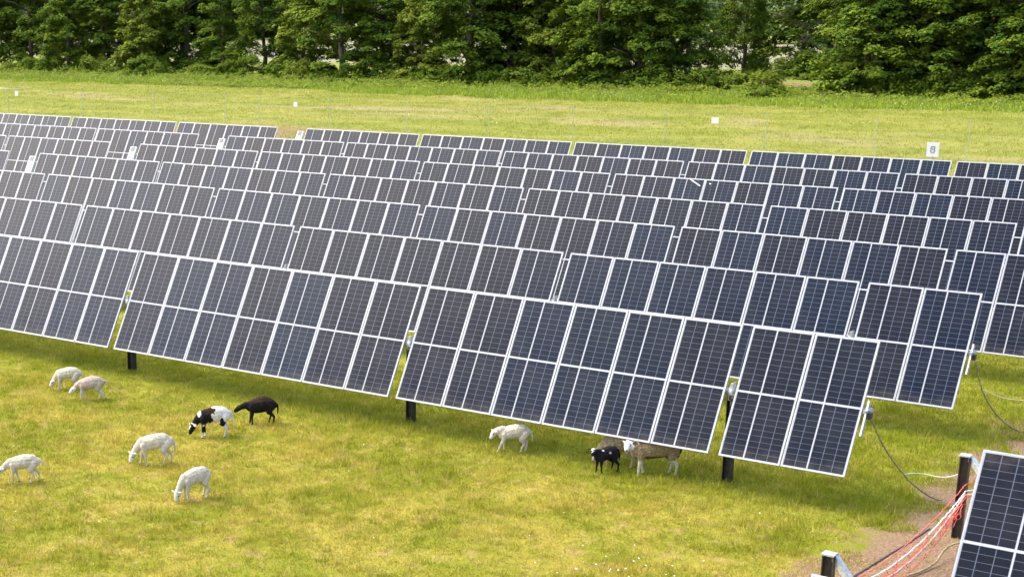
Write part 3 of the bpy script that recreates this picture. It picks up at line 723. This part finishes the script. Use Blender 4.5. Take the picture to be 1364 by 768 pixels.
PIE = dict(base=(.74, .67, .61), blobs=[((.13, 0, .40), (.155, .2, .17), BK), ((.20, 0, .30), (.11, .12, .10), BK), ((.03, 0, .45), (.12, .12, .085), BR), ((.27, 0, .36), (.10, .1, .12), BK),
      ((.225, .05, .455), (.035, .07, .075), (.74, .67, .61)), ((-.17, .07, .28), (.055, .08, .075), BK), ((.155, .0, .16), (.07, .12, .10), BK)], head=BK, headblobs=[((.03, 0, .03), (.055, .022, .05), (.72, .68, .62))], wool=.003)
BLK = dict(base=BK, blobs=[((-.05, 0, .47), (.27, .13, .10), (.034, .018, .011))], head=BK, nose=(.02, .02, .02), wool=.003)
BLL = dict(base=(.012, .012, .014), head=(.012, .012, .014), headblobs=[((.0, 0, .045), (.05, .034, .035), (.75, .72, .66)), ((.07, .0, .035), (.07, .010, .02), (.6, .57, .5))], blobs=[((-.03, .09, .43), (.03, .03, .028), (.60, .40, .38)), ((.10, .05, .475), (.02, .03, .015), (.7, .66, .6))], nose=(.02, .02, .02), wool=.003)
EWE = dict(base=(.30, .215, .12), head=(.80, .74, .70), legs=(.60, .54, .40), legz=.235, belly=(.11, .07, .035), blobs=[((-.35, .0, .38), (.06, .09, .10), (.045, .03, .02)), ((-.16, .05, .27), (.035, .06, .03), (.04, .03, .02))], nose=(.06, .05, .05), headblobs=[((-.012, .10, .012), (.04, .035, .03), (.10, .07, .05)), ((-.012, -.10, .012), (.04, .035, .03), (.10, .07, .05)), ((.148, 0, -.004), (.014, .020, .012), (.03, .02, .02))], wool=.012)
TAN = dict(base=(.42, .33, .19), head=(.5, .42, .3), wool=.014)
gr = lambda x=.30, z_=.13, y=0: (x, y, z_)
HL = 218.4
sheep('white lamb grazing at far left behind the pinkish lamb', -25.30, 22.98, HL-2, .98, gr(.32, .20), (.55, .25, -.72), (.03, -.01), (.04, -.03), coat=WH, seed=1)
sheep('pinkish cream lamb with its tail lifted, grazing beside a white lamb at far left', -24.2, 22.62, HL+4, .98, gr(.35, .26), (.72, .25, -.55), (.05, -.06), (-.06, .03), tail=[(-.29, 0, .43), (-.36, 0, .43), (-.41, 0, .40), (-.43, 0, .31)], fat=1.1, coat=PK, seed=2)
sheep('piebald sheep with black shoulders and white hindquarters, grazing', -20.02, 21.95, HL+8, 1.15, gr(.335, .20), (.45, .25, -.80), (.02, -.04), (.03, .0), coat=PIE, fat=1.05, seed=3)
sheep('dark brown black sheep standing just behind the piebald one', -19.93, 23.30, HL+2, 1.03, gr(.40, .34), (.80, 0, -.5), (.0, .05), (-.03, .06), coat=BLK, fat=1.22, seed=4)
sheep('white lamb grazing in the middle of the left pasture, below the piebald sheep', -19.55, 19.80, HL+6, 1.13, gr(.335, .19), (.36, .30, -.85), (-.04, .06), (.07, -.05), coat=WH, seed=5)
sheep('white lamb nibbling the grass head down towards the viewer, lowest of the flock', -17.50, 18.68, HL+38, 1.05, gr(.325, .17), (.28, .1, -.92), (.0, -.02), (.03, .0), tail=[(-.29, 0, .43), (-.315, 0, .41), (-.325, 0, .37), (-.325, 0, .33)], coat=WH, seed=6)
sheep('white lamb at the left edge with a curved tail, nosing the grass', -20.62, 17.55, HL+3, .98, gr(.36, .26), (.62, .2, -.70), (.02, -.07), (.08, -.05), tail=[(-.28, 0, .44), (-.34, 0, .42), (-.375, 0, .37), (-.38, 0, .30)], coat=WH, seed=7)
sheep('white lamb walking alone beneath the nearest panel row', -14.72, 24.58, HL, 1.03, gr(.34, .385), (.50, .2, -.70), (.12, -.02), (.09, -.03), tail=[(-.29, 0, .43), (-.345, 0, .38), (-.36, 0, .29), (-.365, 0, .20)], coat=WH, fat=1.02, seed=8)
sheep('small black lamb with a white blaze, looking out beside the brown ewe', -12.66, 24.42, HL+22, .92, gr(.285, .475), (.62, .70, -.35), (-.02, .02), (-.03, .03), coat=BLL, fat=1.0, length=.92, ears=1.1, tail=[(-.28, 0, .42), (-.31, 0, .37), (-.32, 0, .30), (-.315, 0, .22)], seed=9)
sheep('brown woolly ewe with a white face, standing under the lower panel edge', -11.90, 24.80, HL+1, 1.28, gr(.375, .46), (.30, .85, -.42), (.03, -.07), (-.01, .04), coat=EWE, fat=1.10, length=1.26, ears=1.0, tail=[(-.32, 0, .42), (-.345, 0, .36), (-.35, 0, .30), (-.34, 0, .24)], seed=10)
sheep('tan woolly sheep mostly hidden behind the black lamb', -12.68, 24.93, HL-24, 1.16, gr(.33, .17), (.5, 0, -.8), (.0, .03), (.0, -.03), coat=TAN, fat=1.2, seed=11)
